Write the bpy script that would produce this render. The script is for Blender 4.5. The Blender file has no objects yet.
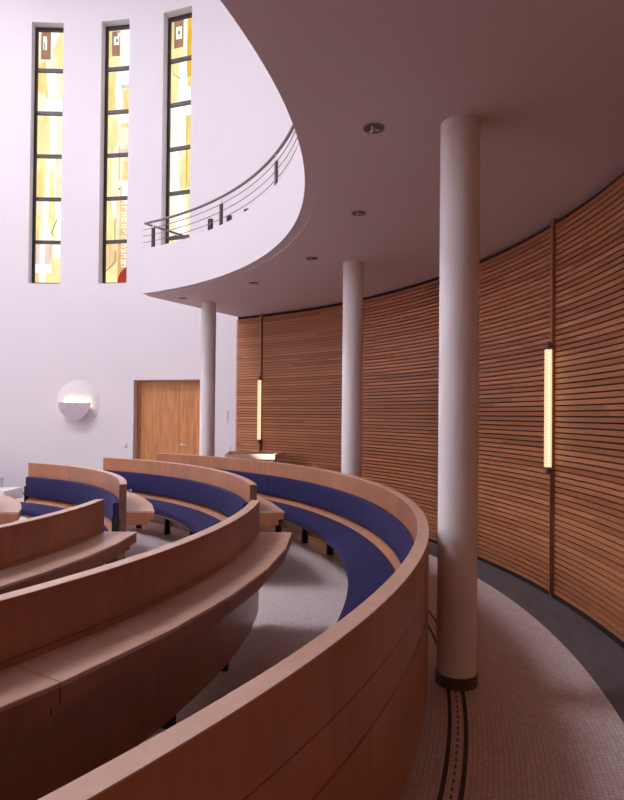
import bpy, bmesh, math, random
from math import sin, cos, radians, degrees, atan2, acos, pi
from mathutils import Vector, Matrix
random.seed(7)
scene = bpy.context.scene
COL = scene.collection

# ------------------------------------------------------------------ dimensions (metres, hall centre at the origin)
Z_CEIL = 3.46          # underside of the gallery
R_WALL = 7.69          # white plaster wall
R_SLAT = 7.60          # face of the slatted cladding
Z_PEW = 0.967
Z_ROOF = 12.0

# ------------------------------------------------------------------ polar helpers: phi in degrees, clockwise from +Y
def pol(R, ph, z=0.0):
    a = radians(ph)
    return Vector((R*sin(a), R*cos(a), z))
def basis(ph):
    a = radians(ph)
    return Vector((cos(a), -sin(a), 0)), Vector((sin(a), cos(a), 0)), Vector((0, 0, 1))

# ------------------------------------------------------------------ materials
def new_mat(name):
    m = bpy.data.materials.new(name); m.use_nodes = True
    nt = m.node_tree
    return m, nt, nt.nodes['Principled BSDF']
def N(nt, t, **kw):
    n = nt.nodes.new(t)
    for k, v in kw.items(): setattr(n, k, v)
    return n
def math_n(nt, op, a, b=None):
    n = N(nt, 'ShaderNodeMath', operation=op)
    for i, v in enumerate((a, b)):
        if v is None: continue
        if isinstance(v, (int, float)): n.inputs[i].default_value = v
        else: nt.links.new(v, n.inputs[i])
    return n.outputs[0]
def polar_nodes(nt):
    g = N(nt, 'ShaderNodeNewGeometry'); s = N(nt, 'ShaderNodeSeparateXYZ')
    nt.links.new(g.outputs['Position'], s.inputs[0])
    x, y, z = s.outputs
    ang = math_n(nt, 'ARCTAN2', x, y)
    r = math_n(nt, 'SQRT', math_n(nt, 'ADD', math_n(nt, 'MULTIPLY', x, x), math_n(nt, 'MULTIPLY', y, y)))
    return x, y, z, ang, r
def comb(nt, a, b, c):
    n = N(nt, 'ShaderNodeCombineXYZ')
    for i, v in enumerate((a, b, c)):
        if isinstance(v, (int, float)): n.inputs[i].default_value = v
        else: nt.links.new(v, n.inputs[i])
    return n.outputs[0]
def ramp(nt, fac, stops):
    n = N(nt, 'ShaderNodeValToRGB')
    e = n.color_ramp.elements
    while len(e) < len(stops): e.new(0.5)
    for el, (p, c) in zip(e, stops):
        el.position = p; el.color = (*c, 1)
    nt.links.new(fac, n.inputs[0])
    return n.outputs[0]
def noise(nt, vec, scale, detail=3.0, rough=0.55):
    n = N(nt, 'ShaderNodeTexNoise')
    n.inputs['Scale'].default_value = scale; n.inputs['Detail'].default_value = detail
    n.inputs['Roughness'].default_value = rough
    nt.links.new(vec, n.inputs['Vector'])
    return n.outputs['Fac']
def mixcol(nt, kind, fac, a, b):
    n = N(nt, 'ShaderNodeMix', data_type='RGBA', blend_type=kind)
    if isinstance(fac, (int, float)): n.inputs[0].default_value = fac
    else: nt.links.new(fac, n.inputs[0])
    for i, v in ((6, a), (7, b)):
        if isinstance(v, tuple): n.inputs[i].default_value = (*v, 1)
        else: nt.links.new(v, n.inputs[i])
    return n.outputs[2]
def bump(nt, bsdf, h, strength=0.2, dist=0.01):
    b = N(nt, 'ShaderNodeBump')
    b.inputs['Strength'].default_value = strength; b.inputs['Distance'].default_value = dist
    nt.links.new(h, b.inputs['Height']); nt.links.new(b.outputs[0], bsdf.inputs['Normal'])

def plain(name, col, rough=0.6, metal=0.0):
    m, nt, b = new_mat(name)
    b.inputs['Base Color'].default_value = (*col, 1)
    b.inputs['Roughness'].default_value = rough; b.inputs['Metallic'].default_value = metal
    g = N(nt, 'ShaderNodeNewGeometry')
    f = noise(nt, g.outputs['Position'], 9.0, 3)
    c = ramp(nt, f, [(0.3, tuple(v*0.94 for v in col)), (0.7, tuple(min(1, v*1.04) for v in col))])
    nt.links.new(c, b.inputs['Base Color'])
    return m
def plaster(name, col):
    m, nt, b = new_mat(name)
    g = N(nt, 'ShaderNodeNewGeometry')
    f = noise(nt, g.outputs['Position'], 1.3, 4)
    c = ramp(nt, f, [(0.25, tuple(v*0.975 for v in col)), (0.75, col)])
    nt.links.new(c, b.inputs['Base Color'])
    b.inputs['Roughness'].default_value = 0.85
    f2 = noise(nt, g.outputs['Position'], 60, 4)
    bump(nt, b, f2, 0.05, 0.004)
    return m
def veneer(name, dark, light, rough=0.35, block=3.2, vary=0.10):
    """vertical-grained veneer laid in leaves around the hall's curve"""
    m, nt, b = new_mat(name)
    x, y, z, ang, r = polar_nodes(nt)
    vec = comb(nt, math_n(nt, 'MULTIPLY', ang, 5.0), r, math_n(nt, 'MULTIPLY', z, 0.22))
    f = noise(nt, vec, 14, 5, 0.6)
    fine = noise(nt, comb(nt, math_n(nt, 'MULTIPLY', ang, 5.0), r, math_n(nt, 'MULTIPLY', z, 0.05)), 70, 2)
    ff = math_n(nt, 'ADD', math_n(nt, 'MULTIPLY', f, 0.7), math_n(nt, 'MULTIPLY', fine, 0.3))
    c = ramp(nt, ff, [(0.15, dark), (0.85, light)])
    wn = N(nt, 'ShaderNodeTexWhiteNoise', noise_dimensions='2D')
    leaf = math_n(nt, 'FLOOR', math_n(nt, 'MULTIPLY', ang, 180/pi/block))
    nt.links.new(comb(nt, leaf, math_n(nt, 'FLOOR', math_n(nt, 'MULTIPLY', r, 1.0)), 0), wn.inputs['Vector'])
    v = math_n(nt, 'ADD', math_n(nt, 'MULTIPLY', wn.outputs['Value'], 2*vary), 1-vary)
    c2 = mixcol(nt, 'MULTIPLY', 1.0, c, comb(nt, v, v, v))
    nt.links.new(c2, b.inputs['Base Color'])
    b.inputs['Roughness'].default_value = rough
    b.inputs['Coat Weight'].default_value = 0.15; b.inputs['Coat Roughness'].default_value = 0.25
    bump(nt, b, fine, 0.04, 0.002)
    return m
PITCH = 0.0490
def slat_wood(name, dark, light):
    """each lath its own tone, grain running along it"""
    m, nt, b = new_mat(name)
    x, y, z, ang, r = polar_nodes(nt)
    row = math_n(nt, 'FLOOR', math_n(nt, 'DIVIDE', math_n(nt, 'SUBTRACT', z, 0.03), PITCH))
    wn0 = N(nt, 'ShaderNodeTexWhiteNoise', noise_dimensions='1D')
    nt.links.new(row, wn0.inputs['W'])
    board = math_n(nt, 'FLOOR', math_n(nt, 'ADD', math_n(nt, 'MULTIPLY', ang, 3.2), math_n(nt, 'MULTIPLY', wn0.outputs['Value'], 7.0)))
    wn = N(nt, 'ShaderNodeTexWhiteNoise', noise_dimensions='2D')
    nt.links.new(comb(nt, row, board, 0), wn.inputs['Vector'])
    gr = noise(nt, comb(nt, math_n(nt, 'MULTIPLY', ang, 4.0), math_n(nt, 'MULTIPLY', z, 18.0), row), 6, 4)
    f = math_n(nt, 'ADD', math_n(nt, 'MULTIPLY', wn.outputs['Value'], 0.62), math_n(nt, 'MULTIPLY', gr, 0.38))
    c = ramp(nt, f, [(0.0, dark), (1.0, light)])
    nt.links.new(c, b.inputs['Base Color'])
    b.inputs['Roughness'].default_value = 0.45
    bump(nt, b, gr, 0.06, 0.003)
    return m
def door_wood(name, dark, light):
    m, nt, b = new_mat(name)
    g = N(nt, 'ShaderNodeNewGeometry'); mp = N(nt, 'ShaderNodeMapping')
    mp.inputs['Scale'].default_value = (7, 7, 0.8)
    nt.links.new(g.outputs['Position'], mp.inputs[0])
    f = noise(nt, mp.outputs[0], 2.2, 6, 0.6)
    c = ramp(nt, f, [(0.3, dark), (0.7, light)])
    nt.links.new(c, b.inputs['Base Color'])
    b.inputs['Roughness'].default_value = 0.4
    return m
def fabric(name, col):
    m, nt, b = new_mat(name)
    g = N(nt, 'ShaderNodeNewGeometry')
    f = noise(nt, g.outputs['Position'], 350, 2)
    f1 = noise(nt, g.outputs['Position'], 3, 3)
    c = ramp(nt, math_n(nt, 'ADD', math_n(nt, 'MULTIPLY', f, 0.5), math_n(nt, 'MULTIPLY', f1, 0.5)),
             [(0.3, tuple(v*0.8 for v in col)), (0.7, tuple(v*1.15 for v in col))])
    nt.links.new(c, b.inputs['Base Color'])
    b.inputs['Roughness'].default_value = 0.95
    b.inputs['Sheen Weight'].default_value = 0.06
    b.inputs['Sheen Tint'].default_value = (0.45, 0.42, 0.9, 1)
    bump(nt, b, f, 0.25, 0.002)
    return m
def floor_mat():
    m, nt, b = new_mat('mosaic_floor')
    x, y, z, ang, r = polar_nodes(nt)
    T = 0.024
    u = math_n(nt, 'DIVIDE', r, T)
    v = math_n(nt, 'MULTIPLY', ang, 6.2/T)
    fu = math_n(nt, 'FRACT', u); fv = math_n(nt, 'FRACT', v)
    wn = N(nt, 'ShaderNodeTexWhiteNoise', noise_dimensions='2D')
    nt.links.new(comb(nt, math_n(nt, 'FLOOR', u), math_n(nt, 'FLOOR', v), 0), wn.inputs['Vector'])
    tile = ramp(nt, wn.outputs['Value'], [(0.0, (0.58, 0.51, 0.50)), (0.45, (0.68, 0.60, 0.60)), (1.0, (0.76, 0.68, 0.68))])
    g1 = math_n(nt, 'LESS_THAN', fu, 0.14); g2 = math_n(nt, 'LESS_THAN', fv, 0.14)
    grout = math_n(nt, 'MAXIMUM', g1, g2)
    c = mixcol(nt, 'MIX', grout, tile, (0.44, 0.38, 0.37))
    # two inlaid dark bands through the column line, a dotted row between them
    def band(c0, w): return math_n(nt, 'LESS_THAN', math_n(nt, 'ABSOLUTE', math_n(nt, 'SUBTRACT', r, c0)), w)
    bands = math_n(nt, 'MAXIMUM', band(6.268, 0.011), band(6.352, 0.011))
    c = mixcol(nt, 'MIX', bands, c, (0.020, 0.020, 0.030))
    dots = math_n(nt, 'MULTIPLY', band(6.310, 0.006), math_n(nt, 'LESS_THAN', math_n(nt, 'FRACT', math_n(nt, 'MULTIPLY', ang, 105)), 0.5))
    c = mixcol(nt, 'MIX', dots, c, (0.12, 0.09, 0.08))
    # slate border against the wall
    slate_n = noise(nt, comb(nt, math_n(nt, 'MULTIPLY', ang, 3), r, 0), 9, 5)
    slate = ramp(nt, slate_n, [(0.3, (0.085, 0.080, 0.095)), (0.7, (0.135, 0.125, 0.14))])
    isl = math_n(nt, 'GREATER_THAN', r, 7.18)
    c = mixcol(nt, 'MIX', isl, c, slate)
    nt.links.new(c, b.inputs['Base Color'])
    rg = math_n(nt, 'ADD', math_n(nt, 'MULTIPLY', wn.outputs['Value'], 0.25), 0.30)
    nt.links.new(math_n(nt, 'MAXIMUM', rg, math_n(nt, 'MULTIPLY', isl, 0.55)), b.inputs['Roughness'])
    h = math_n(nt, 'MULTIPLY', math_n(nt, 'SUBTRACT', 1.0, grout), math_n(nt, 'SUBTRACT', 1.0, isl))
    bump(nt, b, h, 0.22, 0.002)
    return m
def emit(name, col, strength):
    m = bpy.data.materials.new(name); m.use_nodes = True
    nt = m.node_tree; nt.nodes.clear()
    e = N(nt, 'ShaderNodeEmission'); o = N(nt, 'ShaderNodeOutputMaterial')
    e.inputs[0].default_value = (*col, 1); e.inputs[1].default_value = strength
    nt.links.new(e.outputs[0], o.inputs[0])
    return m
def glass_emit(name, col, strength):
    """day-lit coloured glass with a slight painted streakiness"""
    m = bpy.data.materials.new(name); m.use_nodes = True
    nt = m.node_tree; nt.nodes.clear()
    e = N(nt, 'ShaderNodeEmission'); o = N(nt, 'ShaderNodeOutputMaterial')
    g = N(nt, 'ShaderNodeNewGeometry'); mp = N(nt, 'ShaderNodeMapping')
    mp.inputs['Scale'].default_value = (6, 6, 1.6)
    nt.links.new(g.outputs['Position'], mp.inputs[0])
    f = noise(nt, mp.outputs[0], 1.8, 4)
    c = ramp(nt, f, [(0.32, tuple(v*0.84 for v in col)), (0.66, tuple(min(1.2, v*1.08+0.02) for v in col))])
    nt.links.new(c, e.inputs[0]); e.inputs[1].default_value = strength
    nt.links.new(e.outputs[0], o.inputs[0])
    return m

M = {}
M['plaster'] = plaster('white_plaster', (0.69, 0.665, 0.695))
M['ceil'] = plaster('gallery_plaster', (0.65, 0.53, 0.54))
M['column'] = plaster('column_paint', (0.85, 0.82, 0.83))
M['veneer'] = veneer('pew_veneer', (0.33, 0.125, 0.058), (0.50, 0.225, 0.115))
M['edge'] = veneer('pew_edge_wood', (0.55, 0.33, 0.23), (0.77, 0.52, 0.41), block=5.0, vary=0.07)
M['slat'] = slat_wood('slat_wood', (0.32, 0.112, 0.048), (0.62, 0.265, 0.120))
M['slat_back'] = plain('slat_backing', (0.035, 0.014, 0.009), 0.9)
M['trim_wood'] = plain('trim_wood', (0.44, 0.19, 0.095), 0.5)
M['door'] = door_wood('oak_door', (0.42, 0.165, 0.058), (0.64, 0.29, 0.112))
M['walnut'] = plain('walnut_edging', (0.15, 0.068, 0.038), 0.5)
M['blue'] = fabric('blue_fabric', (0.011, 0.008, 0.074))
M['black'] = plain('black_metal', (0.018, 0.016, 0.018), 0.45)
M['dark'] = plain('dark_bronze', (0.050, 0.033, 0.030), 0.4, 0.6)
M['collar'] = plain('collar_metal', (0.16, 0.11, 0.10), 0.4, 0.3)
M['steel'] = plain('steel', (0.62, 0.60, 0.62), 0.28, 1.0)
M['rail'] = plain('rail_steel', (0.24, 0.17, 0.18), 0.4, 0.6)
M['frame'] = plain('window_frame', (0.040, 0.028, 0.026), 0.5)
M['switch'] = plain('switch_plastic', (0.72, 0.68, 0.66), 0.4)
M['stone'] = plain('pale_stone', (0.72, 0.68, 0.70), 0.6)
M['shield'] = plain('sconce_metal', (0.46, 0.39, 0.44), 0.5)
M['disc'] = plain('sconce_disc', (0.70, 0.68, 0.69), 0.6)
M['tray'] = plain('dark_leather', (0.10, 0.035, 0.025), 0.6)
M['floor'] = floor_mat()
M['tube'] = emit('lit_tube', (1.0, 0.78, 0.46), 1.2)
M['tube_bead'] = emit('lit_bead', (1.0, 0.84, 0.58), 1.7)
M['bulb'] = emit('sconce_bulb', (1.0, 0.82, 0.42), 13.0)
M['sky'] = emit('skylight_glass', (0.96, 0.91, 0.99), 31.5)
M['daylight'] = emit('daylit_glass', (0.95, 0.91, 1.0), 0.9)
M['reveal_fill'] = emit('reveal_fill_glow', (0.96, 0.91, 0.98), 2.5)  # glow of an added, unseen pane that brightens the window reveals
M['daylight_low'] = emit('daylit_glass_shaded_side', (0.95, 0.91, 0.99), 6.5)
M['glass_lamp'] = plain('lamp_glass', (0.35, 0.32, 0.33), 0.2)

# ------------------------------------------------------------------ mesh helpers
def finish(name, bm, mats, parent=None, origin=None, smooth=False, angle=35):
    bmesh.ops.remove_doubles(bm, verts=bm.verts[:], dist=1e-6)
    bmesh.ops.recalc_face_normals(bm, faces=bm.faces[:])
    o0 = Vector((0, 0, 0))
    if parent is not None:
        r = parent
        while r.parent: r = r.parent
        o0 = r.location.copy()
    elif origin is not None: o0 = Vector(origin)
    bmesh.ops.translate(bm, verts=bm.verts[:], vec=-o0)
    me = bpy.data.meshes.new(name); bm.to_mesh(me); bm.free()
    if not isinstance(mats, (list, tuple)): mats = [mats]
    for m in mats: me.materials.append(m)
    if smooth:
        for p in me.polygons: p.use_smooth = True
        try: me.set_sharp_from_angle(angle=radians(angle))
        except Exception: pass
    ob = bpy.data.objects.new(name, me); COL.objects.link(ob)
    if parent is not None: ob.parent = parent
    else: ob.location = o0
    return ob
def tag(o, label=None, cat=None, group=None, kind=None):
    if label: o['label'] = label
    if cat: o['category'] = cat
    if group: o['group'] = group
    if kind: o['kind'] = kind
    return o
def thing(name, loc, label, cat, group=None):
    e = bpy.data.objects.new(name, None); COL.objects.link(e)
    e.location = loc; e.empty_display_size = 0.2
    return tag(e, label, cat, group)
def structure(o, label=None):
    o['kind'] = 'structure'
    if label: o['label'] = label; o['category'] = 'room shell'
    return o

def sweep(bm, prof, f0, f1, step=1.5, mat=0, n=None):
    """closed (R,z) profile swept around the hall; f0/f1 are angles or functions of R"""
    g0 = f0 if callable(f0) else (lambda R: f0)
    g1 = f1 if callable(f1) else (lambda R: f1)
    span = abs(g1(prof[0][0]) - g0(prof[0][0]))
    n = n or max(1, int(math.ceil(span/step)))
    rings = []
    for i in range(n+1):
        t = i/n
        rings.append([bm.verts.new(pol(R, g0(R)+(g1(R)-g0(R))*t, z)) for R, z in prof])
    k = len(prof)
    for i in range(n):
        for j in range(k):
            f = bm.faces.new((rings[i][j], rings[i][(j+1) % k], rings[i+1][(j+1) % k], rings[i+1][j]))
            f.material_index = mat
    if span < 359.9:
        bm.faces.new(rings[0]).material_index = mat
        bm.faces.new(rings[-1]).material_index = mat
def rect(r0, r1, z0, z1): return [(r0, z0), (r1, z0), (r1, z1), (r0, z1)]
def rrect(r0, r1, z0, z1, c, n=4):
    out = []
    for cx, cz, a0 in ((r1-c, z0+c, -90), (r1-c, z1-c, 0), (r0+c, z1-c, 90), (r0+c, z0+c, 180)):
        for i in range(n+1):
            a = radians(a0 + 90*i/n)
            out.append((cx + c*cos(a), cz + c*sin(a)))
    return out
def pbox(bm, R, ph, z, st, sn, sz, mat=0):
    """box centred at polar position, sized along tangent, normal, vertical"""
    t, n, u = basis(ph); c = pol(R, ph, z)
    v = [bm.verts.new(c + t*(a*st/2) + n*(b*sn/2) + u*(d*sz/2)) for a in (-1, 1) for b in (-1, 1) for d in (-1, 1)]
    for idx in ((0, 1, 3, 2), (4, 6, 7, 5), (0, 4, 5, 1), (2, 3, 7, 6), (0, 2, 6, 4), (1, 5, 7, 3)):
        bm.faces.new([v[i] for i in idx]).material_index = mat
def box(bm, x0, x1, y0, y1, z0, z1, mat=0):
    v = [bm.verts.new((a, b, c)) for a in (x0, x1) for b in (y0, y1) for c in (z0, z1)]
    for idx in ((0, 1, 3, 2), (4, 6, 7, 5), (0, 4, 5, 1), (2, 3, 7, 6), (0, 2, 6, 4), (1, 5, 7, 3)):
        bm.faces.new([v[i] for i in idx]).material_index = mat
def lathe(bm, c, prof, seg=24, mat=0, axis=Vector((0, 0, 1)), caps=True):
    """(radius, distance along axis) profile turned about an axis through c"""
    axis = axis.normalized()
    a = Vector((1, 0, 0)) if abs(axis.x) < 0.9 else Vector((0, 1, 0))
    e1 = axis.cross(a).normalized(); e2 = axis.cross(e1)
    rings = []
    for r, h in prof:
        rings.append([bm.verts.new(Vector(c) + axis*h + (e1*cos(2*pi*i/seg) + e2*sin(2*pi*i/seg))*r) for i in range(seg)])
    for p, q in zip(rings, rings[1:]):
        for i in range(seg):
            bm.faces.new((p[i], p[(i+1) % seg], q[(i+1) % seg], q[i])).material_index = mat
    if caps:
        bm.faces.new(rings[0]).material_index = mat; bm.faces.new(rings[-1]).material_index = mat
def tube(bm, pts, r, seg=8, mat=0):
    pts = [Vector(p) for p in pts]
    rings = []
    for i, p in enumerate(pts):
        d = (pts[min(i+1, len(pts)-1)] - pts[max(i-1, 0)]).normalized()
        a = Vector((0, 0, 1)) if abs(d.z) < 0.9 else Vector((1, 0, 0))
        e1 = d.cross(a).normalized(); e2 = d.cross(e1)
        rings.append([bm.verts.new(p + (e1*cos(2*pi*k/seg) + e2*sin(2*pi*k/seg))*r) for k in range(seg)])
    for p, q in zip(rings, rings[1:]):
        for k in range(seg):
            bm.faces.new((p[k], p[(k+1) % seg], q[(k+1) % seg], q[k])).material_index = mat
    bm.faces.new(rings[0]).material_index = mat; bm.faces.new(rings[-1]).material_index = mat

# ------------------------------------------------------------------ the shell
def curved_wall(bm, R0, R1, pa, pb, z0, z1, holes, step=2.0):
    """solid curved wall with rectangular openings (pa,pb,za,zb)"""
    ps = {pa, pb}; zs = {z0, z1}
    for h in holes: ps |= {h[0], h[1]}; zs |= {h[2], h[3]}
    base = sorted(ps); full = []
    for a, b in zip(base, base[1:]):
        n = max(1, int(math.ceil((b-a)/step)))
        full += [a + (b-a)*i/n for i in range(n)]
    full.append(base[-1]); zs = sorted(zs)
    nP, nZ = len(full)-1, len(zs)-1
    def solid(i, j):
        if i < 0 or j < 0 or i >= nP or j >= nZ: return False
        pm = (full[i]+full[i+1])/2; zm = (zs[j]+zs[j+1])/2
        return not any(h[0] < pm < h[1] and h[2] < zm < h[3] for h in holes)
    cache = {}
    def V(R, i, j):
        k = (R, i, j)
        if k not in cache: cache[k] = bm.verts.new(pol(R, full[i], zs[j]))
        return cache[k]
    for i in range(nP):
        for j in range(nZ):
            if not solid(i, j): continue
            for R in (R0, R1):
                bm.faces.new((V(R, i, j), V(R, i+1, j), V(R, i+1, j+1), V(R, i, j+1)))
            for (di, dj, a, b) in ((-1, 0, (i, j), (i, j+1)), (1, 0, (i+1, j), (i+1, j+1)), (0, -1, (i, j), (i+1, j)), (0, 1, (i, j+1), (i+1, j+1))):
                if not solid(i+di, j+dj):
                    bm.faces.new((V(R0, *a), V(R1, *a), V(R1, *b), V(R0, *b)))

WIN = [(-4.05, 0.80), (6.85, 11.45), (17.15, 22.05)]     # window openings, in degrees
WZ0, WZ1 = 4.30, 9.74
DOOR = (12.9, 24.2, 0.0, 2.31)
BIGWIN = [(-82.0, -64.0, 6.4, 11.4), (-60.0, -42.0, 6.4, 11.4), (-134.0, -102.0, 3.6, 10.2), (80.0, 112.0, 5.2, 10.4)]  # last opening is out of view, added for light on the reveals
R_OUT = 8.02
SLOT = (-87.7, -84.8, 8.30, 8.84)          # narrow open slot that lets a thin sunbeam in
bm = bmesh.new()
holes = [(a, b, WZ0, WZ1) for a, b in WIN] + [DOOR] + BIGWIN[:3] + [SLOT]
curved_wall(bm, R_WALL, R_OUT, -180, 31, 0, Z_ROOF, holes)
structure(finish('wall_left', bm, M['plaster'], smooth=True, angle=20))
bm = bmesh.new()
curved_wall(bm, R_WALL, R_OUT, 31, 180, 0, Z_ROOF, [BIGWIN[3]])
structure(finish('wall_right', bm, M['plaster'], smooth=True, angle=20))

bm = bmesh.new()
sweep(bm, rect(0.001, R_OUT, -0.12, 0.0), -180, 180, 3)
structure(finish('floor', bm, M['floor']))

# hall ceiling with a round roof light
SKY_C, R_SKY = Vector((-3.4, 1.6, 0)), 2.3
bm = bmesh.new()
loops = []
for k in range(96):
    a = 2*pi*k/96; d = Vector((cos(a), sin(a), 0))
    i_ = SKY_C + d*R_SKY; o_ = d*R_OUT
    loops.append([bm.verts.new(p + Vector((0, 0, z))) for p, z in ((i_, Z_ROOF), (o_, Z_ROOF), (o_, Z_ROOF+0.5), (i_, Z_ROOF+0.5))])
for k in range(96):
    for q in range(4):
        bm.faces.new((loops[k][q], loops[k][(q+1) % 4], loops[(k+1) % 96][(q+1) % 4], loops[(k+1) % 96][q]))
structure(finish('ceiling_hall', bm, M['plaster'], smooth=True))
sky = thing('window_7', (SKY_C.x, SKY_C.y, Z_ROOF+0.24), 'round roof light with radial bars in the ceiling of the hall', 'skylight')
sky['kind'] = 'structure'
bm = bmesh.new()
lathe(bm, (SKY_C.x, SKY_C.y, Z_ROOF+0.30), [(R_SKY, 0), (R_SKY, 0.02)], 64)
finish('pane', bm, M['sky'], sky)
bm = bmesh.new()
for k in range(4):
    a = radians(45*k); d = Vector((cos(a), sin(a), 0)); e = Vector((-sin(a), cos(a), 0))
    c = SKY_C + Vector((0, 0, Z_ROOF+0.26))
    v = [bm.verts.new(c + d*p*(R_SKY-0.01) + e*q*0.02 + Vector((0, 0, t*0.03))) for p in (-1, 1) for q in (-1, 1) for t in (-1, 1)]
    for idx in ((0, 1, 3, 2), (4, 6, 7, 5), (0, 4, 5, 1), (2, 3, 7, 6), (0, 2, 6, 4), (1, 5, 7, 3)): bm.faces.new([v[x] for x in idx])
finish('glazing_bars', bm, M['disc'], sky)

# gallery: slab, parapet
PH_G0, PH_G1 = 31.0, 178.0
bm = bmesh.new()
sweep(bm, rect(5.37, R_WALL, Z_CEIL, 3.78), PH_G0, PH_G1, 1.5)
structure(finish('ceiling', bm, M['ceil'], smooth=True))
bm = bmesh.new()
sweep(bm, rect(5.268, 5.37, Z_CEIL+0.018, 4.165), PH_G0, PH_G1, 1.0)
sweep(bm, rect(5.37, R_WALL-0.02, 3.78, 4.165), PH_G0, PH_G0+0.8, 1.0)
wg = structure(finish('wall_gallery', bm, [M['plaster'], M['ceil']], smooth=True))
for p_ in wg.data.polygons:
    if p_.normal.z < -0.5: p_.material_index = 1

def edge_shift(ph):
    return 0.00008*max(0.0, ph-86.0)**2 if ph < 140 else 0.00008*54**2
def bulge(ob, lim=5.45):
    for v in ob.data.vertices:
        p = v.co + ob.location
        R = math.hypot(p.x, p.y)
        if R < lim:
            k = (R+edge_shift(degrees(atan2(p.x, p.y)) % 360))/R
            v.co = Vector((p.x*k, p.y*k, p.z)) - ob.location
for o_ in ('ceiling', 'wall_gallery'): bulge(bpy.data.objects[o_])

# ------------------------------------------------------------------ slatted cladding, bay by bay
PIL = [35.5, 83.92, 131.5, 178.0]
def cladding(a, b, label, hidden=None):
    bm = bmesh.new()
    sweep(bm, rect(7.64, 7.683, 0.02, Z_CEIL-0.004), a, b, 1.5, 1)
    k = 0
    while True:
        z = 0.035 + k*PITCH
        if z + 0.038 > Z_CEIL-0.01: break
        sweep(bm, rect(R_SLAT, 7.642, z, z+0.0372), a, b, 1.5, 0)
        k += 1
    o = finish('slatted_wall_panel', bm, [M['slat'], M['slat_back']], origin=pol(7.65, (a+b)/2, 0))
    if hidden: o.name = hidden; o['kind'] = 'structure'
    else: tag(o, label, 'wall panel', 'curved slatted wood panels')
cladding(31.05, PIL[0]-0.18, 'narrow first bay of horizontal wood slats next to the white wall behind far column')
cladding(PIL[0]+0.18, PIL[1]-0.16, 'long curved bay of horizontal wood slats between the two lit wall tubes')
cladding(PIL[1]+0.16, PIL[2]-0.16, 'curved bay of wood slats right of the nearer wall tube, at right edge')
cladding(PIL[2]+0.16, PIL[3]-0.16, 'curved bay of wood slats behind the photographer', 'trim_3')
cladding(-178.0, -62.0, 'added unseen bay of wood slats low on the left, cutting bounced light', 'trim_4')  # added out of view to cut light bounced under the gallery
for i, p in enumerate(PIL[:2]):
    bm = bmesh.new()
    pbox(bm, 7.612, p, Z_CEIL/2, 0.036, 0.086, Z_CEIL-0.01)
    structure(finish('trim_%d' % (i+1), bm, M['trim_wood'], origin=pol(7.625, p, 0)))
bm = bmesh.new()
sweep(bm, rect(7.585, 7.68, 0.0, 0.028), 31.05, 177.5, 1.5)
structure(finish('baseboard_right', bm, M['black']))

# ------------------------------------------------------------------ columns
def column(ph, label):
    c = pol(6.325, ph, 0)
    t = thing('column', c, label, 'column', 'white round columns under the gallery')
    bm = bmesh.new()
    lathe(bm, c, [(0.1205, 0.06), (0.1205, Z_CEIL)], 48)
    finish('shaft', bm, M['column'], t, smooth=True)
    bm = bmesh.new()
    lathe(bm, c, [(0.128, 0.0), (0.128, 0.070), (0.1207, 0.070)], 48)
    finish('base_collar', bm, M['collar'], t, smooth=True)
column(98.75, 'nearest and tallest-looking white round column, with dark collar at its foot')
column(66.95, 'middle white round column rising behind the outermost curved pew')
column(35.0, 'farthest white round column standing beside the double door')

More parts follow.
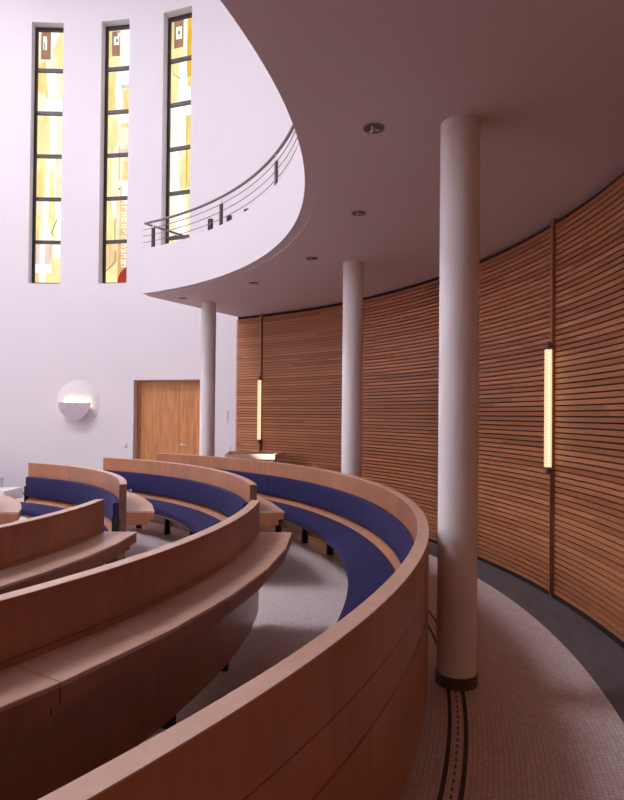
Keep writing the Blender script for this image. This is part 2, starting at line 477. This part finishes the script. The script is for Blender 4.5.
# ------------------------------------------------------------------ pews
def yend(y):
    return lambda R: degrees(acos(max(-1, min(1, y/R))))
def pew(Rb, f0, f1, label, shelf=True, near=False, joints=(), name='curved_pew', hook=False):
    g0 = f0 if callable(f0) else (lambda R: f0)
    g1 = f1 if callable(f1) else (lambda R: f1)
    a0, a1 = g0(Rb), g1(Rb)
    base = pol(Rb-0.2, (a0+a1)/2, 0)
    t = thing(name, base, label, 'pew', 'concentric curved wooden pews')
    Ri = Rb-0.067
    bm = bmesh.new()
    prof = [(Ri, 0.11), (Rb, 0.11), (Rb, 0.571), (Rb-0.006, 0.573), (Rb-0.006, 0.578), (Rb-0.003, 0.580), (Rb-0.003, 0.742),
            (Rb-0.008, 0.744), (Rb-0.008, 0.749), (Rb, 0.751), (Rb, Z_PEW-0.004), (Ri, Z_PEW-0.004)]
    sweep(bm, prof, f0, f1, 1.0)
    finish('back_panel', bm, M['veneer'], t, smooth=True, angle=25)
    bm = bmesh.new()
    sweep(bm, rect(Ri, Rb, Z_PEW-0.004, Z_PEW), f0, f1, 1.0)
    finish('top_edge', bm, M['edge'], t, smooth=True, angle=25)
    bm = bmesh.new()
    s0 = lambda R: g0(R)+0.4
    s1 = lambda R: g1(R)-0.4
    sweep(bm, rect(Rb-0.47, Ri+0.001, 0.345, 0.382), s0, s1, 1.0)
    sweep(bm, [(Rb-0.155, 0.38), (Ri+0.001, 0.38), (Ri+0.001, 0.50), (Ri-0.012, 0.50), (Rb-0.145, 0.445)], s0, s1, 1.0)
    finish('seat_board', bm, M['veneer'], t, smooth=True, angle=25)
    # cushions, in lengths of about twelve degrees
    nseg = max(1, round((a1-a0)/12.4))
    for i in range(nseg):
        def fa(R, i=i): return s0(R) + (s1(R)-s0(R))*i/nseg + 0.03
        def fb(R, i=i): return s0(R) + (s1(R)-s0(R))*(i+1)/nseg - 0.03
        bm = bmesh.new(); sweep(bm, rrect(Ri-0.058, Ri+0.001, 0.520, 0.785, 0.018), fa, fb, 1.0)
        finish('back_cushion', bm, M['blue'], t, smooth=True, angle=50)
        bm = bmesh.new(); sweep(bm, rrect(Rb-0.52, Rb-0.150, 0.378, 0.460, 0.028), fa, fb, 1.0)
        finish('seat_cushion', bm, M['blue'], t, smooth=True, angle=50)
    # legs
    gap = degrees(0.70/Rb)
    n = max(2, int(round((a1-a0-3)/gap)))
    for i in range(n+1):
        ph = a0+1.5+(a1-a0-3)*i/n
        bm = bmesh.new()
        pbox(bm, Rb-0.096, ph, 0.1725, 0.036, 0.054, 0.345)
        pbox(bm, Rb-0.062, ph, 0.055, 0.036, 0.03, 0.11)
        finish('leg', bm, M['black'], t)
    # brackets at the ends
    for ph in (a0+0.2, a1-0.2):
        bm = bmesh.new()
        pbox(bm, Ri-0.032, ph, 0.51, 0.012, 0.064, 0.30)
        finish('end_bracket', bm, M['black'], t)
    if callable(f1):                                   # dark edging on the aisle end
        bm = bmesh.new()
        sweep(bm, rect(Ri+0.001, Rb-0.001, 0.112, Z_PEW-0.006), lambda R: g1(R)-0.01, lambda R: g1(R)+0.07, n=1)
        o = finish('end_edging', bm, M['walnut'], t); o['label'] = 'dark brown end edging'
    if hook:
        bm = bmesh.new(); c = pol(Rb+0.02, a1-2.4, 0.885); t_, n_, u_ = basis(a1-2.4)
        lathe(bm, c, [(0.008, -0.022), (0.008, 0.0), (0.019, 0.006), (0.019, 0.022), (0.008, 0.03)], 14, axis=n_)
        o = finish('hook_knob', bm, M['switch'], t, smooth=True); o['label'] = 'small pale knob'
    if shelf:
        cuts = [a0] + [j for j in joints] + [a1]
        h0 = lambda R: g0(R)
        for k in range(len(cuts)-1):
            qa = (lambda R: g0(R)) if k == 0 else (lambda R, k=k: cuts[k]+0.03)
            qb = (lambda R: g1(R)) if k == len(cuts)-2 else (lambda R, k=k: cuts[k+1]-0.03)
            m = max(1, int(round((cuts[k+1]-cuts[k])/5.7)))
            bm = bmesh.new()
            sweep(bm, [(Rb-0.004, 0.697), (Rb+0.256, 0.697), (Rb+0.258, 0.700), (Rb+0.258, 0.712), (Rb+0.255, 0.715), (Rb-0.004, 0.715)], qa, qb, n=m)
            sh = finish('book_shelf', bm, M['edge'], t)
            bm = bmesh.new()
            sweep(bm, [(Rb-0.002, 0.582), (Rb+0.205, 0.582), (Rb+0.205, 0.636), (Rb+0.253, 0.636), (Rb+0.253, 0.6975), (Rb-0.002, 0.6975)], qa, qb, n=m)
            finish('shelf_box', bm, M['veneer'], sh)
    return t
R3, R2, R1, R0 = 6.146, 4.940, 3.733, 2.526
Y_N, Y_F = 0.03, 1.06
pew(R3, 26.6, 152, 'outermost long curved pew with blue cushions, beside the columns', shelf=False)
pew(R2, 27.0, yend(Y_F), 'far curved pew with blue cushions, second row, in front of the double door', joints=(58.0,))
pew(R2, yend(Y_N), 153, 'near curved pew of the second row seen from behind, long book shelf on its back', joints=(120.2,))
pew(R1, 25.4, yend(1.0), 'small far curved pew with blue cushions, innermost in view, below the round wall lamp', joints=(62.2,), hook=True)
pew(R1, yend(0.0), 153, 'inner near curved pew seen from behind at left, shelf with a dark joint', joints=(107.6,))
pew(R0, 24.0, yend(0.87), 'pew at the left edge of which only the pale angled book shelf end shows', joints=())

# a small knob on the back of the inner far pew
# ------------------------------------------------------------------ double door
dt = thing('door_1', pol(7.87, 18.6, 0), 'pale oak double door with one wide and one narrow leaf in white wall', 'door')
dt['kind'] = 'structure'
bm = bmesh.new(); sweep(bm, rect(7.855, 7.90, 0.01, 2.235), 13.45, 19.88, n=1); lf = finish('door_leaf', bm, M['door'], dt)
bm = bmesh.new(); sweep(bm, rect(7.855, 7.90, 0.01, 2.235), 19.94, 23.55, n=1); lf2 = finish('door_leaf', bm, M['door'], dt)
bm = bmesh.new()
sweep(bm, rect(7.845, 7.93, 2.24, 2.309), 12.92, 24.18, n=2)
sweep(bm, rect(7.845, 7.93, 0.0, 2.24), 12.92, 13.40, n=1)
sweep(bm, rect(7.845, 7.93, 0.0, 2.24), 23.60, 24.18, n=1)
finish('door_frame', bm, M['door'], dt)
bm = bmesh.new(); sweep(bm, rect(7.93, 7.99, 0.0, 2.309), 12.92, 24.18, n=2); finish('door_backing', bm, M['trim_wood'], dt)
bm = bmesh.new()
t_, n_, u_ = basis(20.35); c = pol(7.855, 20.35, 1.02)
lathe(bm, c, [(0.026, 0.002), (0.026, -0.012)], 20, axis=n_)
tube(bm, [c - n_*0.01, c - n_*0.055], 0.010)
tube(bm, [c - n_*0.05 - t_*0.01, c - n_*0.05 + t_*0.12], 0.011)
finish('door_handle', bm, M['steel'], lf2, smooth=True)

# ------------------------------------------------------------------ stained-glass windows
GC = {
 'pale': glass_emit('glass_pale_yellow', (1.0, 0.93, 0.68), 1.30),
 'white': glass_emit('glass_white', (1.0, 0.98, 0.94), 1.42),
 'yellow': glass_emit('glass_yellow', (1.0, 0.81, 0.32), 1.22),
 'lemon': glass_emit('glass_lemon', (0.99, 0.88, 0.42), 1.28),
 'gold': glass_emit('glass_gold', (0.98, 0.58, 0.06), 1.15),
 'amber': glass_emit('glass_amber', (0.98, 0.72, 0.36), 1.22),
 'rose': glass_emit('glass_rose', (0.60, 0.32, 0.20), 0.85),
 'pink': glass_emit('glass_pink', (0.98, 0.76, 0.64), 1.2),
 'red': glass_emit('glass_red', (0.62, 0.06, 0.02), 0.9),
 'orange': glass_emit('glass_orange', (0.97, 0.56, 0.22), 1.1),
 'grey': glass_emit('glass_grey', (0.42, 0.36, 0.36), 0.9),
 'mint': glass_emit('glass_mint', (0.72, 0.84, 0.74), 1.1),
 'line': glass_emit('glass_line', (0.28, 0.16, 0.06), 0.7),
}
GN = list(GC)
def Rc(u0, u1, v0, v1): return [(u0, v0), (u1, v0), (u1, v1), (u0, v1)]
def line(a, b, w=0.018):
    (x0, y0), (x1, y1) = a, b
    dx, dy = x1-x0, (y1-y0)*1.45
    L = math.hypot(dx, dy); nx, ny = -dy/L*w, dx/L*w/1.45
    return [(x0+nx, y0+ny), (x1+nx, y1+ny), (x1-nx, y1-ny), (x0-nx, y0-ny)]
def letter(kind, u, v, w, h):
    """block strokes of the small letters"""
    s = []
    b = 0.26
    if kind in 'KBR': s.append(Rc(u, u+w, v, v+h*b))
    if kind in 'KB': s.append(Rc(u, u+w*(1.12 if kind == 'B' else 1.0), v+h*(1-b), v+h))
    if kind in 'KBRV': s.append(Rc(u+w*(1-b), u+w, v, v+h))
    if kind == 'V': s.append(Rc(u+w*0.35, u+w, v, v+h*b))
    if kind == 'H': s += [Rc(u, u+w, v, v+h*b), Rc(u+w*(1-b), u+w, v, v+h), Rc(u, u+w*b, v+h*0.42, v+h)]
    if kind == 'S': s += [Rc(u, u+w*b, v, v+h), Rc(u+w*(1-b), u+w, v, v+h), Rc(u, u+w, v+h*(1-b), v+h), Rc(u+w*0.40, u+w*0.60, v+h*0.1, v+h)]
    return s
D1 = [('pale', Rc(0, 1, 0, 6)),
      ('white', [(0.45, 0), (0.85, 0), (0.55, 0.45), (0.42, 0.75), (0.45, 1.0), (0.3, 1.0)]), ('lemon', [(0.85, 0.05), (1, 0), (1, 0.9), (0.72, 0.9), (0.55, 0.5)]),
      ('yellow', [(0, 0.8), (0.28, 0.78), (0.30, 1.2), (0.40, 1.65), (0.2, 1.5), (0, 1.5)]),
      ('rose', Rc(0.10, 0.46, 0.08, 0.72)), ('white', Rc(0.17, 0.32, 0.22, 0.50)), ('white', Rc(0.17, 0.30, 0.18, 0.26)), ('rose', Rc(0.20, 0.24, 0.32, 0.50)),
      ('white', [(0.35, 1.0), (0.66, 1.0), (0.75, 2.0), (0.70, 3.0), (0.68, 4.0), (0.45, 6.0), (0.18, 6.0), (0.30, 4.0), (0.50, 2.6), (0.46, 2.0)]),
      ('white', Rc(0.2, 1, 1.65, 2.0)), ('lemon', Rc(0, 0.46, 2.05, 3.0)), ('lemon', Rc(0, 0.33, 3.0, 4.0)), ('pale', Rc(0.72, 1, 2.2, 4.0)),
      ('yellow', [(0, 3.3), (0.28, 3.2), (0.2, 4.0), (0, 4.0)]),
      ('lemon', [(0.50, 3.3), (0.62, 3.2), (0.72, 5.0), (0.45, 4.6)]), ('white', Rc(0.72, 0.97, 4.0, 5.35)), ('yellow', [(0, 4.3), (0.15, 4.4), (0.1, 5.0), (0, 5.0)]),
      ('line', line((0.78, 4.45), (0.58, 4.78), 0.014)), ('line', line((0.58, 4.78), (0.66, 4.84), 0.012)),
      ('pink', Rc(0, 0.16, 5.0, 5.5)), ('pink', Rc(0.34, 0.60, 5.05, 5.5)), ('amber', Rc(0, 0.16, 5.7, 6)), ('lemon', [(0.62, 5.35), (1, 5.35), (1, 6), (0.35, 6), (0.4, 5.72)]),
      ('white', Rc(0, 0.62, 5.5, 5.70)), ('white', Rc(0.16, 0.34, 5.0, 6.0))]
D2 = [('pale', Rc(0, 1, 0, 6)), ('white', Rc(0.52, 1, 0.08, 1.05)), ('amber', Rc(0, 1, 0, 0.05)), ('yellow', Rc(0, 0.12, 0.0, 1.0)), ('lemon', Rc(0, 0.42, 0.72, 1.0)),
      ('rose', Rc(0.14, 0.48, 0.10, 0.68)), ('white', Rc(0.22, 0.44, 0.22, 0.42)), ('grey', Rc(0.30, 0.40, 0.28, 0.36)), ('white', Rc(0.38, 0.48, 0.14, 0.24)),
      ('yellow', Rc(0, 0.30, 1.05, 2.0)), ('white', Rc(0.34, 0.66, 1.1, 2.0)), ('mint', Rc(0.55, 1, 1.36, 1.45)), ('yellow', Rc(0.62, 0.96, 1.48, 2.0)), ('white', Rc(0.5, 1, 1.05, 1.32)),
      ('lemon', [(0, 2.05), (0.4, 2.2), (0.45, 2.7), (0, 3)]), ('white', Rc(0.5, 1, 2.0, 2.3)), ('yellow', Rc(0.55, 0.95, 2.25, 2.36)), ('lemon', Rc(0, 0.18, 3.0, 4.0)), ('pink', Rc(0.45, 1.0, 2.85, 3.05)),
      ('orange', Rc(0.50, 0.54, 2.78, 3.9)), ('orange', Rc(0.93, 0.97, 2.78, 4.0)), ('yellow', Rc(0.68, 0.93, 3.15, 3.55)), ('white', Rc(0.5, 0.95, 3.6, 4.0)),
      ('amber', Rc(0.56, 0.64, 3.70, 4.0)), ('grey', Rc(0.50, 0.56, 3.74, 3.80)), ('lemon', Rc(0, 0.5, 4.0, 5.0)), ('white', [(0.2, 4.0), (0.42, 4.0), (0.40, 4.6), (0.28, 4.4)]),
      ('amber', Rc(0.55, 1.0, 3.98, 5.0)), ('amber', Rc(0, 0.5, 5.0, 6.0)), ('lemon', [(0, 5.7), (0.5, 5.45), (0.5, 6), (0, 6)]),
      ('orange', Rc(0.50, 1.0, 5.0, 6.0)), ('red', [(0.5, 5.85), (0.62, 5.70), (0.80, 5.60), (1.0, 5.58), (1.0, 6.0), (0.5, 6.0)]), ('red', Rc(0.96, 1, 5.3, 6.0)),
      ('pink', Rc(0.38, 0.43, 4.4, 5.7)), ('line', line((0.36, 4.45), (0.37, 5.0), 0.013)), ('line', line((0.40, 5.2), (0.40, 5.45), 0.012)), ('line', line((0.40, 5.45), (0.02, 5.66), 0.012))]
for k_, (kk, vv) in enumerate(zip('RKBHKRVKSKBSSK', [4.02, 4.15, 4.30, 4.44, 4.58, 4.71, 4.84, 5.04, 5.17, 5.29, 5.36, 5.42, 5.48, 5.54])):
    if kk in 'K' and 5.3 < vv: kk = 'B'
for kk, vv in zip('KRBHKVRKSBSK', [4.04, 4.18, 4.32, 4.46, 4.60, 4.74, 4.87, 5.04, 5.16, 5.28, 5.40, 5.50]):
    D2 += [('white', p) for p in letter(kk, 0.64, vv, 0.22, 0.085)]
D3 = [('pale', Rc(0, 1, 0, 6)), ('yellow', Rc(0, 0.10, 0, 1.0)), ('lemon', Rc(0, 0.55, 0.7, 1.0)), ('white', Rc(0.55, 0.68, 0.0, 1.0)), ('gold', Rc(0.66, 1, 0.05, 1.45)),
      ('rose', Rc(0.12, 0.50, 0.08, 0.70)), ('white', Rc(0.20, 0.44, 0.22, 0.50)), ('grey', Rc(0.28, 0.37, 0.31, 0.40)),
      ('lemon', Rc(0, 0.3, 1.0, 2.0)), ('white', [(0.4, 1.0), (0.64, 1.0), (0.7, 2.0), (0.28, 2.0)]), ('line', line((0.08, 1.25), (0.42, 1.42), 0.010)), ('white', Rc(0.66, 1.0, 1.62, 2.25)), ('yellow', Rc(0.68, 1.0, 1.4, 1.62)),
      ('white', [(0, 2.0), (0.6, 2.0), (0.66, 3.0), (0.1, 3.0)]), ('gold', Rc(0.66, 1.0, 2.27, 3.9)), ('yellow', Rc(0.72, 0.86, 2.27, 3.9)),
      ('white', [(0.02, 3.0), (0.35, 3.0), (0.40, 4.0), (0.05, 4.0)]), ('lemon', [(0.44, 3.3), (0.62, 3.1), (0.66, 3.95), (0.40, 3.9)]),
      ('white', [(0.08, 4.0), (0.55, 4.0), (0.75, 5.0), (0.9, 6), (0.25, 6), (0.40, 5.0)]), ('lemon', Rc(0.75, 1.0, 4.0, 5.0)), ('yellow', Rc(0, 0.22, 5.0, 6.0))]
def clip(poly, v0, v1):
    def half(p, f, inter):
        out = []
        for i in range(len(p)):
            a, b = p[i], p[(i+1) % len(p)]
            if f(a): out.append(a)
            if f(a) != f(b): out.append(inter(a, b))
        return out
    def cut(v): return lambda a, b: (a[0]+(b[0]-a[0])*(v-a[1])/(b[1]-a[1]), v)
    p = half(poly, lambda q: q[1] >= v0-1e-9, cut(v0))
    if len(p) < 3: return []
    p = half(p, lambda q: q[1] <= v1+1e-9, cut(v1))
    return p if len(p) >= 3 else []
R_FR = 7.86
WLAB = ['leftmost tall stained glass window with white rays on yellow',
        'middle tall stained glass window with a column of pale letters and red foot',
        'right tall stained glass window with a gold strip, behind the gallery railing']
for wi, ((pa, pb), design) in enumerate(zip(WIN, (D1, D2, D3))):
    pm = (pa+pb)/2; t_, n_, u_ = basis(pm)
    w = R_WALL*radians(pb-pa)*1.03           # frame spans the reveal
    root = thing('window_%d' % (wi+1), pol(R_FR, pm, WZ0), WLAB[wi], 'window')
    root['kind'] = 'structure'
    H = WZ1-WZ0; fw = 0.055
    c0 = pol(R_FR, pm, 0)
    def lbox(bm, a, b, z0, z1, d0, d1):
        v = [bm.verts.new(c0 + t_*p + n_*q + u_*r) for p in (a, b) for q in (d0, d1) for r in (z0, z1)]
        for idx in ((0, 1, 3, 2), (4, 6, 7, 5), (0, 4, 5, 1), (2, 3, 7, 6), (0, 2, 6, 4), (1, 5, 7, 3)):
            bm.faces.new([v[i] for i in idx])
    bm = bmesh.new()
    hw = w/2-0.004
    lbox(bm, -hw, -hw+fw, WZ0, WZ1, 0, 0.06); lbox(bm, hw-fw, hw, WZ0, WZ1, 0, 0.06)
    lbox(bm, -hw+fw, hw-fw, WZ1-fw-0.02, WZ1, 0, 0.06); lbox(bm, -hw+fw, hw-fw, WZ0, WZ0+fw, 0, 0.06)
    finish('frame', bm, M['frame'], root)
    ph_ = H/6
    for k in range(1, 6):
        bm = bmesh.new()
        z = WZ1-k*ph_
        lbox(bm, -hw+fw, hw-fw, z-0.034, z+0.034, -0.012, 0.055)
        finish('glazing_bar', bm, M['frame'], root)
    gw = 2*(hw-fw)+0.012
    for k in range(6):
        bm = bmesh.new()
        layer = 0
        for cname, poly in design:
            q = clip(poly, k+0.02, k+0.98)
            if not q: continue
            vs = [bm.verts.new(c0 + t_*((u-0.5)*gw) + n_*(0.045-layer*0.0007) + u_*(WZ1-v*ph_)) for u, v in q]
            try: f = bm.faces.new(vs)
            except ValueError: continue
            f.material_index = GN.index(cname); layer += 1
        # the pane's own thickness behind its painted face
        bmesh.ops.recalc_face_normals(bm, faces=bm.faces[:])
        finish('pane', bm, [GC[g] for g in GN], root)
# large daylight windows on the left; unseen right one added to brighten the reveals
for wi, (pa, pb, BZ0, BZ1) in enumerate(BIGWIN):
    root = thing('window_%d' % (wi+4) if wi < 3 else 'window_8', pol(R_WALL+0.2, (pa+pb)/2, BZ0), ('high clear daylight window on the left side of the hall', 'second high clear daylight window further along the left side', 'very large clear daylight window at the left rear of the hall', 'added unseen glowing pane above the gallery, brightening the window reveals')[wi], 'window')
    root['kind'] = 'structure'
    bm = bmesh.new(); sweep(bm, rect(7.90, 7.92, BZ0, BZ1), pa+0.1, pb-0.1, 2.5); finish('pane', bm, M[('daylight', 'daylight', 'daylight_low', 'reveal_fill')[wi]], root)
    bm = bmesh.new()
    for k in range(4):
        p = pa+0.25+(pb-pa-0.5)*k/3
        pbox(bm, 7.87, p, (BZ0+BZ1)/2, 0.06, 0.06, BZ1-BZ0)
    for k in range(5):
        z = BZ0+0.035+(BZ1-BZ0-0.07)*k/4
        sweep(bm, rect(7.84, 7.89, z-0.03, z+0.03), pa+0.1, pb-0.1, 2.5)
    finish('frame', bm, M['frame'], root)

# ------------------------------------------------------------------ gallery railing
rt = thing('balcony_railing', pol(5.31, 90, 4.165), 'thin steel railing with dark posts curving along the white gallery parapet', 'railing')
def arcpts(R, z, a, b, n): return [pol(R+edge_shift(a+(b-a)*i/n), a+(b-a)*i/n, z) for i in range(n+1)]
RR = 5.31
bm = bmesh.new(); tube(bm, arcpts(RR, 4.570, 31.0, PH_G1-1, 120), 0.018, 10)
tube(bm, [pol(RR, 31.0, 4.570), pol(6.25, 31.9, 4.570)], 0.017, 10)
finish('handrail', bm, M['rail'], rt, smooth=True, angle=60)
for k, z in enumerate((4.475, 4.375, 4.275)):
    bm = bmesh.new(); tube(bm, arcpts(RR, z, 30.6, PH_G1-1, 120), 0.0052, 6)
    finish('rail_wire', bm, M['rail'], rt, smooth=True, angle=60)
ph = 33.0
while ph < PH_G1-2:
    bm = bmesh.new()
    pbox(bm, RR+edge_shift(ph), ph, (4.165+4.475)/2, 0.060, 0.022, 4.475-4.165)
    p = finish('post', bm, M['dark'], rt)
    bm = bmesh.new(); tube(bm, [pol(RR+edge_shift(ph), ph, 4.47), pol(RR+edge_shift(ph), ph, 4.56)], 0.011, 8)
    finish('post_stem', bm, M['steel'], p, smooth=True)
    ph += 17.4
# short dark uprights standing on the gallery floor, tops just over the parapet
for (ph, zt, lab) in ((33.6, 4.93, 'dark upright on the gallery floor, left of the middle railing post'),
                      (37.4, 4.91, 'dark upright on the gallery floor, right of the middle railing post'),
                      (41.0, 4.93, 'farthest right short dark upright showing over the gallery parapet')):
    bm = bmesh.new(); pbox(bm, 6.5, ph, (3.78+zt)/2, 0.075, 0.05, zt-3.78)
    o = finish('gallery_post', bm, M['dark'], origin=pol(6.5, ph, 3.78)); tag(o, lab, 'post', 'uprights on the gallery')

# ------------------------------------------------------------------ recessed downlights
for ph, lab in ((99.0, 'nearest round recessed downlight, left of the nearest column top'),
                (83.1, 'second recessed downlight, above and left of the middle column'),
                (66.9, 'recessed downlight just left of the middle column top'),
                (51.3, 'fourth recessed downlight from the front, between middle and far column'),
                (34.6, 'farthest recessed downlight near the gallery tip, by the far column')):
    c = pol(5.79, ph, Z_CEIL)
    t = thing('downlight', c, lab, 'ceiling light', 'recessed downlights in the gallery underside')
    bm = bmesh.new(); lathe(bm, c, [(0.050, 0.0), (0.050, -0.004), (0.066, -0.007), (0.069, -0.001), (0.069, 0.0)], 32, caps=False)
    finish('trim_ring', bm, M['rail'], t, smooth=True)
    bm = bmesh.new(); lathe(bm, c, [(0.050, -0.0035), (0.047, -0.004), (0.012, -0.0015)], 32)
    finish('reflector', bm, M['collar'], t, smooth=True)
    for a in (0, 120, 240):
        bm = bmesh.new()
        tube(bm, [c + Vector((0.008*cos(radians(a)), 0.008*sin(radians(a)), -0.006)), c + Vector((0.034*cos(radians(a)), 0.036*sin(radians(a)), -0.012))], 0.009, 8)
        finish('bulb_arm', bm, M['steel'], t, smooth=True)

# ------------------------------------------------------------------ lit wall tubes
def wall_tube(ph, lab):
    R = 7.535; c = pol(R, ph, 0); t_, n_, u_ = basis(ph)
    t = thing('wall_tube_light', pol(7.56, ph, 1.14), lab, 'wall light', 'vertical lit wall tubes')
    z0, z1 = 1.185, 2.255
    prof = []; n = 36
    for i in range(n+1):
        z = z0+(z1-z0)*i/n
        prof.append((0.031, z)); 
        if i < n: prof.append((0.034, z+(z1-z0)/n/2))
    bm = bmesh.new(); lathe(bm, c, prof, 16)
    finish('glass_tube', bm, M['tube'], t, smooth=True, angle=60)
    bm = bmesh.new()
    for i in range(n-1):
        z = z0+(z1-z0)*(i+0.9)/n
        lathe(bm, c + t_*0.036 - n_*0.012 + u_*z, [(0.003, -0.009), (0.010, -0.004), (0.010, 0.004), (0.003, 0.009)], 8)
    b = finish('bead_strip', bm, M['tube_bead'], t)
    for za, zb in ((z1, z1+0.07), (z0-0.06, z0)):
        bm = bmesh.new(); lathe(bm, c, [(0.024, za), (0.024, zb)], 16)
        tube(bm, [c + u_*((za+zb)/2), pol(7.575, ph, (za+zb)/2)], 0.012, 8)
        finish('end_cap', bm, M['collar'], t, smooth=True, angle=40)
    bm = bmesh.new(); tube(bm, [pol(7.562, ph, 0.03), pol(7.562, ph, 1.14)], 0.006, 8)
    finish('cable_cover', bm, M['collar'], t)
wall_tube(84.05, 'bright vertical tube lamp on slatted wall right of the nearest column')
wall_tube(35.65, 'distant bright vertical tube lamp on slatted wall above the small table')

# ------------------------------------------------------------------ round wall lamp
ph = 4.0; t_, n_, u_ = basis(ph); c = pol(R_WALL, ph, 1.84)
st = thing('wall_sconce', pol(R_WALL, ph, 1.35), 'round white wall lamp with a lit upper half and a grey half-disc shield', 'wall light')
bm = bmesh.new(); lathe(bm, c, [(0.47, -0.002), (0.47, -0.010), (0.455, -0.018), (0.001, -0.018)], 64, axis=n_, caps=False)
finish('back_disc', bm, M['disc'], st, smooth=True)
bm = bmesh.new()
cs = pol(R_WALL-0.15, ph, 1.845) - t_*0.02
ring = [(-0.335, 0.0)] + [(0.335*cos(radians(180+180*i/32)), 0.36*sin(radians(180+180*i/32))) for i in range(1, 32)] + [(0.335, 0.0)]
va = [bm.verts.new(cs + t_*a + u_*b - n_*0.008) for a, b in ring]
vb = [bm.verts.new(cs + t_*a + u_*b + n_*0.008) for a, b in ring]
bm.faces.new(va); bm.faces.new(vb)
for i in range(len(ring)): bm.faces.new((va[i], va[(i+1) % len(ring)], vb[(i+1) % len(ring)], vb[i]))
finish('half_disc_shield', bm, M['shield'], st)
bm = bmesh.new(); pbox(bm, R_WALL-0.085, ph, 1.72, 0.5, 0.125, 0.03); finish('bracket', bm, M['shield'], st)
for k in range(4):
    bm = bmesh.new()
    cc = pol(R_WALL-0.085, ph, 1.735) + t_*(-0.23+0.14*k)
    lathe(bm, cc, [(0.016, 0.0), (0.020, 0.06), (0.026, 0.12), (0.020, 0.165), (0.008, 0.185)], 12)
    finish('bulb', bm, M['bulb'], st, smooth=True)

# ------------------------------------------------------------------ wall plates
def plate(ph, z, w, h, lab, name='wall_switch'):
    t = thing(name, pol(R_WALL, ph, z-h/2), lab, 'wall switch')
    bm = bmesh.new(); pbox(bm, R_WALL-0.006, ph, z, w, 0.014, h); finish('cover_plate', bm, M['switch'], t)
    bm = bmesh.new()
    k = max(1, round(h/0.085))
    for i in range(k): pbox(bm, R_WALL-0.015, ph, z-h/2+h*(i+0.5)/k, w*0.7, 0.006, h/k*0.7)
    finish('rocker', bm, M['stone'], t)
plate(28.9, 1.585, 0.085, 0.25, 'tall pale switch panel on white wall right of the far column')
plate(29.4, 0.92, 0.07, 0.22, 'small pale wall plate low down above the pew, right of far column')
plate(11.6, 0.99, 0.08, 0.08, 'tiny white wall plate just left of the double door')

# ------------------------------------------------------------------ small table by the slatted wall
tb = thing('side_table', (4.36, 5.33, 0), 'small wooden table with sunken dark top under the distant tube lamp', 'table')
X0, X1, Y0, Y1, ZT = 3.95, 4.76, 4.96, 5.70, 1.00
Q = [Vector((3.95, 4.97, 0)), Vector((4.755, 4.97, 0)), Vector((4.885, 5.73, 0)), Vector((3.89, 5.73, 0))]
def prism(bm, pts, z0, z1):
    a = [bm.verts.new((p.x, p.y, z0)) for p in pts]; b = [bm.verts.new((p.x, p.y, z1)) for p in pts]
    bm.faces.new(a); bm.faces.new(b)
    for i in range(len(pts)): bm.faces.new((a[i], a[(i+1) % len(pts)], b[(i+1) % len(pts)], b[i]))
cen = sum(Q, Vector())/4
Qi = [p + (cen-p).normalized()*0.05 for p in Q]
bm = bmesh.new()
for i in range(4): prism(bm, [Q[i], Q[(i+1) % 4], Qi[(i+1) % 4], Qi[i]], ZT-0.085, ZT)
finish('apron', bm, M['edge'], tb)
bm = bmesh.new(); prism(bm, [p + (cen-p)*0.005 for p in Qi], ZT-0.06, ZT-0.03); finish('table_top', bm, M['tray'], tb)
for a in (X0+0.03, X1-0.07):
    for b in (Y0+0.03, Y1-0.07):
        bm = bmesh.new(); box(bm, a, a+0.04, b, b+0.04, 0, ZT-0.06); finish('leg', bm, M['edge'], tb)

# ------------------------------------------------------------------ pale steps at the left by the wall
bm = bmesh.new(); box(bm, -3.0, -0.25, 6.25, 6.95, 0, 0.19)
o = finish('stone_step', bm, M['stone'], origin=(-1.6, 6.6, 0)); tag(o, 'lower pale stone step beyond the book shelf end at left edge', 'step', 'pale steps by the wall')
bm = bmesh.new(); box(bm, -3.0, -0.62, 6.55, 6.95, 0.19, 0.37)
o = finish('stone_step', bm, M['stone'], origin=(-1.8, 6.7, 0.19)); tag(o, 'upper pale stone step at left edge, resting on the lower one', 'step', 'pale steps by the wall')

# the sun, entering only by the slot
sl = bpy.data.lights.new('sun', 'SUN'); so = bpy.data.objects.new('sun', sl); COL.objects.link(so)
sl.energy = 42.0; sl.angle = radians(0.53); sl.color = (1.0, 0.94, 0.86)
aim = Vector((4.70, 5.00, 0.98)) - pol((R_WALL+R_OUT)/2, -86.2, 8.565)
so.rotation_euler = aim.to_track_quat('-Z', 'Y').to_euler(); so.location = (-14, 0, 14)

# ------------------------------------------------------------------ world, camera
w = bpy.data.worlds.new('world'); scene.world = w; w.use_nodes = True
bg = w.node_tree.nodes['Background']; bg.inputs[0].default_value = (0.75, 0.82, 1.0, 1); bg.inputs[1].default_value = 1.0

F, VY, ROLL, PITCH_A = 599.6, 408.08, 0.0097, 0.0112
cam = bpy.data.cameras.new('camera'); co = bpy.data.objects.new('camera', cam); COL.objects.link(co)
cam.sensor_fit = 'HORIZONTAL'; cam.sensor_width = 36.0; cam.lens = F/624*36.0
cam.shift_y = (VY-400)/624
cam.clip_start = 0.05
c_, s_ = cos(ROLL), sin(ROLL); cp, sp = cos(PITCH_A), sin(PITCH_A)
right = Vector((c_, -sp*s_, cp*s_)); up = Vector((-s_, -sp*c_, cp*c_)); fwd = Vector((0, cp, sp))
mw = Matrix((right, up, -fwd)).transposed().to_4x4()
mw.translation = Vector((5.3435, -4.682, 1.64))
co.matrix_world = mw
scene.camera = co
scene.view_settings.view_transform = 'Standard'
scene.view_settings.look = 'None'
scene.view_settings.exposure = -0.24
scene.view_settings.gamma = 1.0
scene.view_settings.use_curve_mapping = False
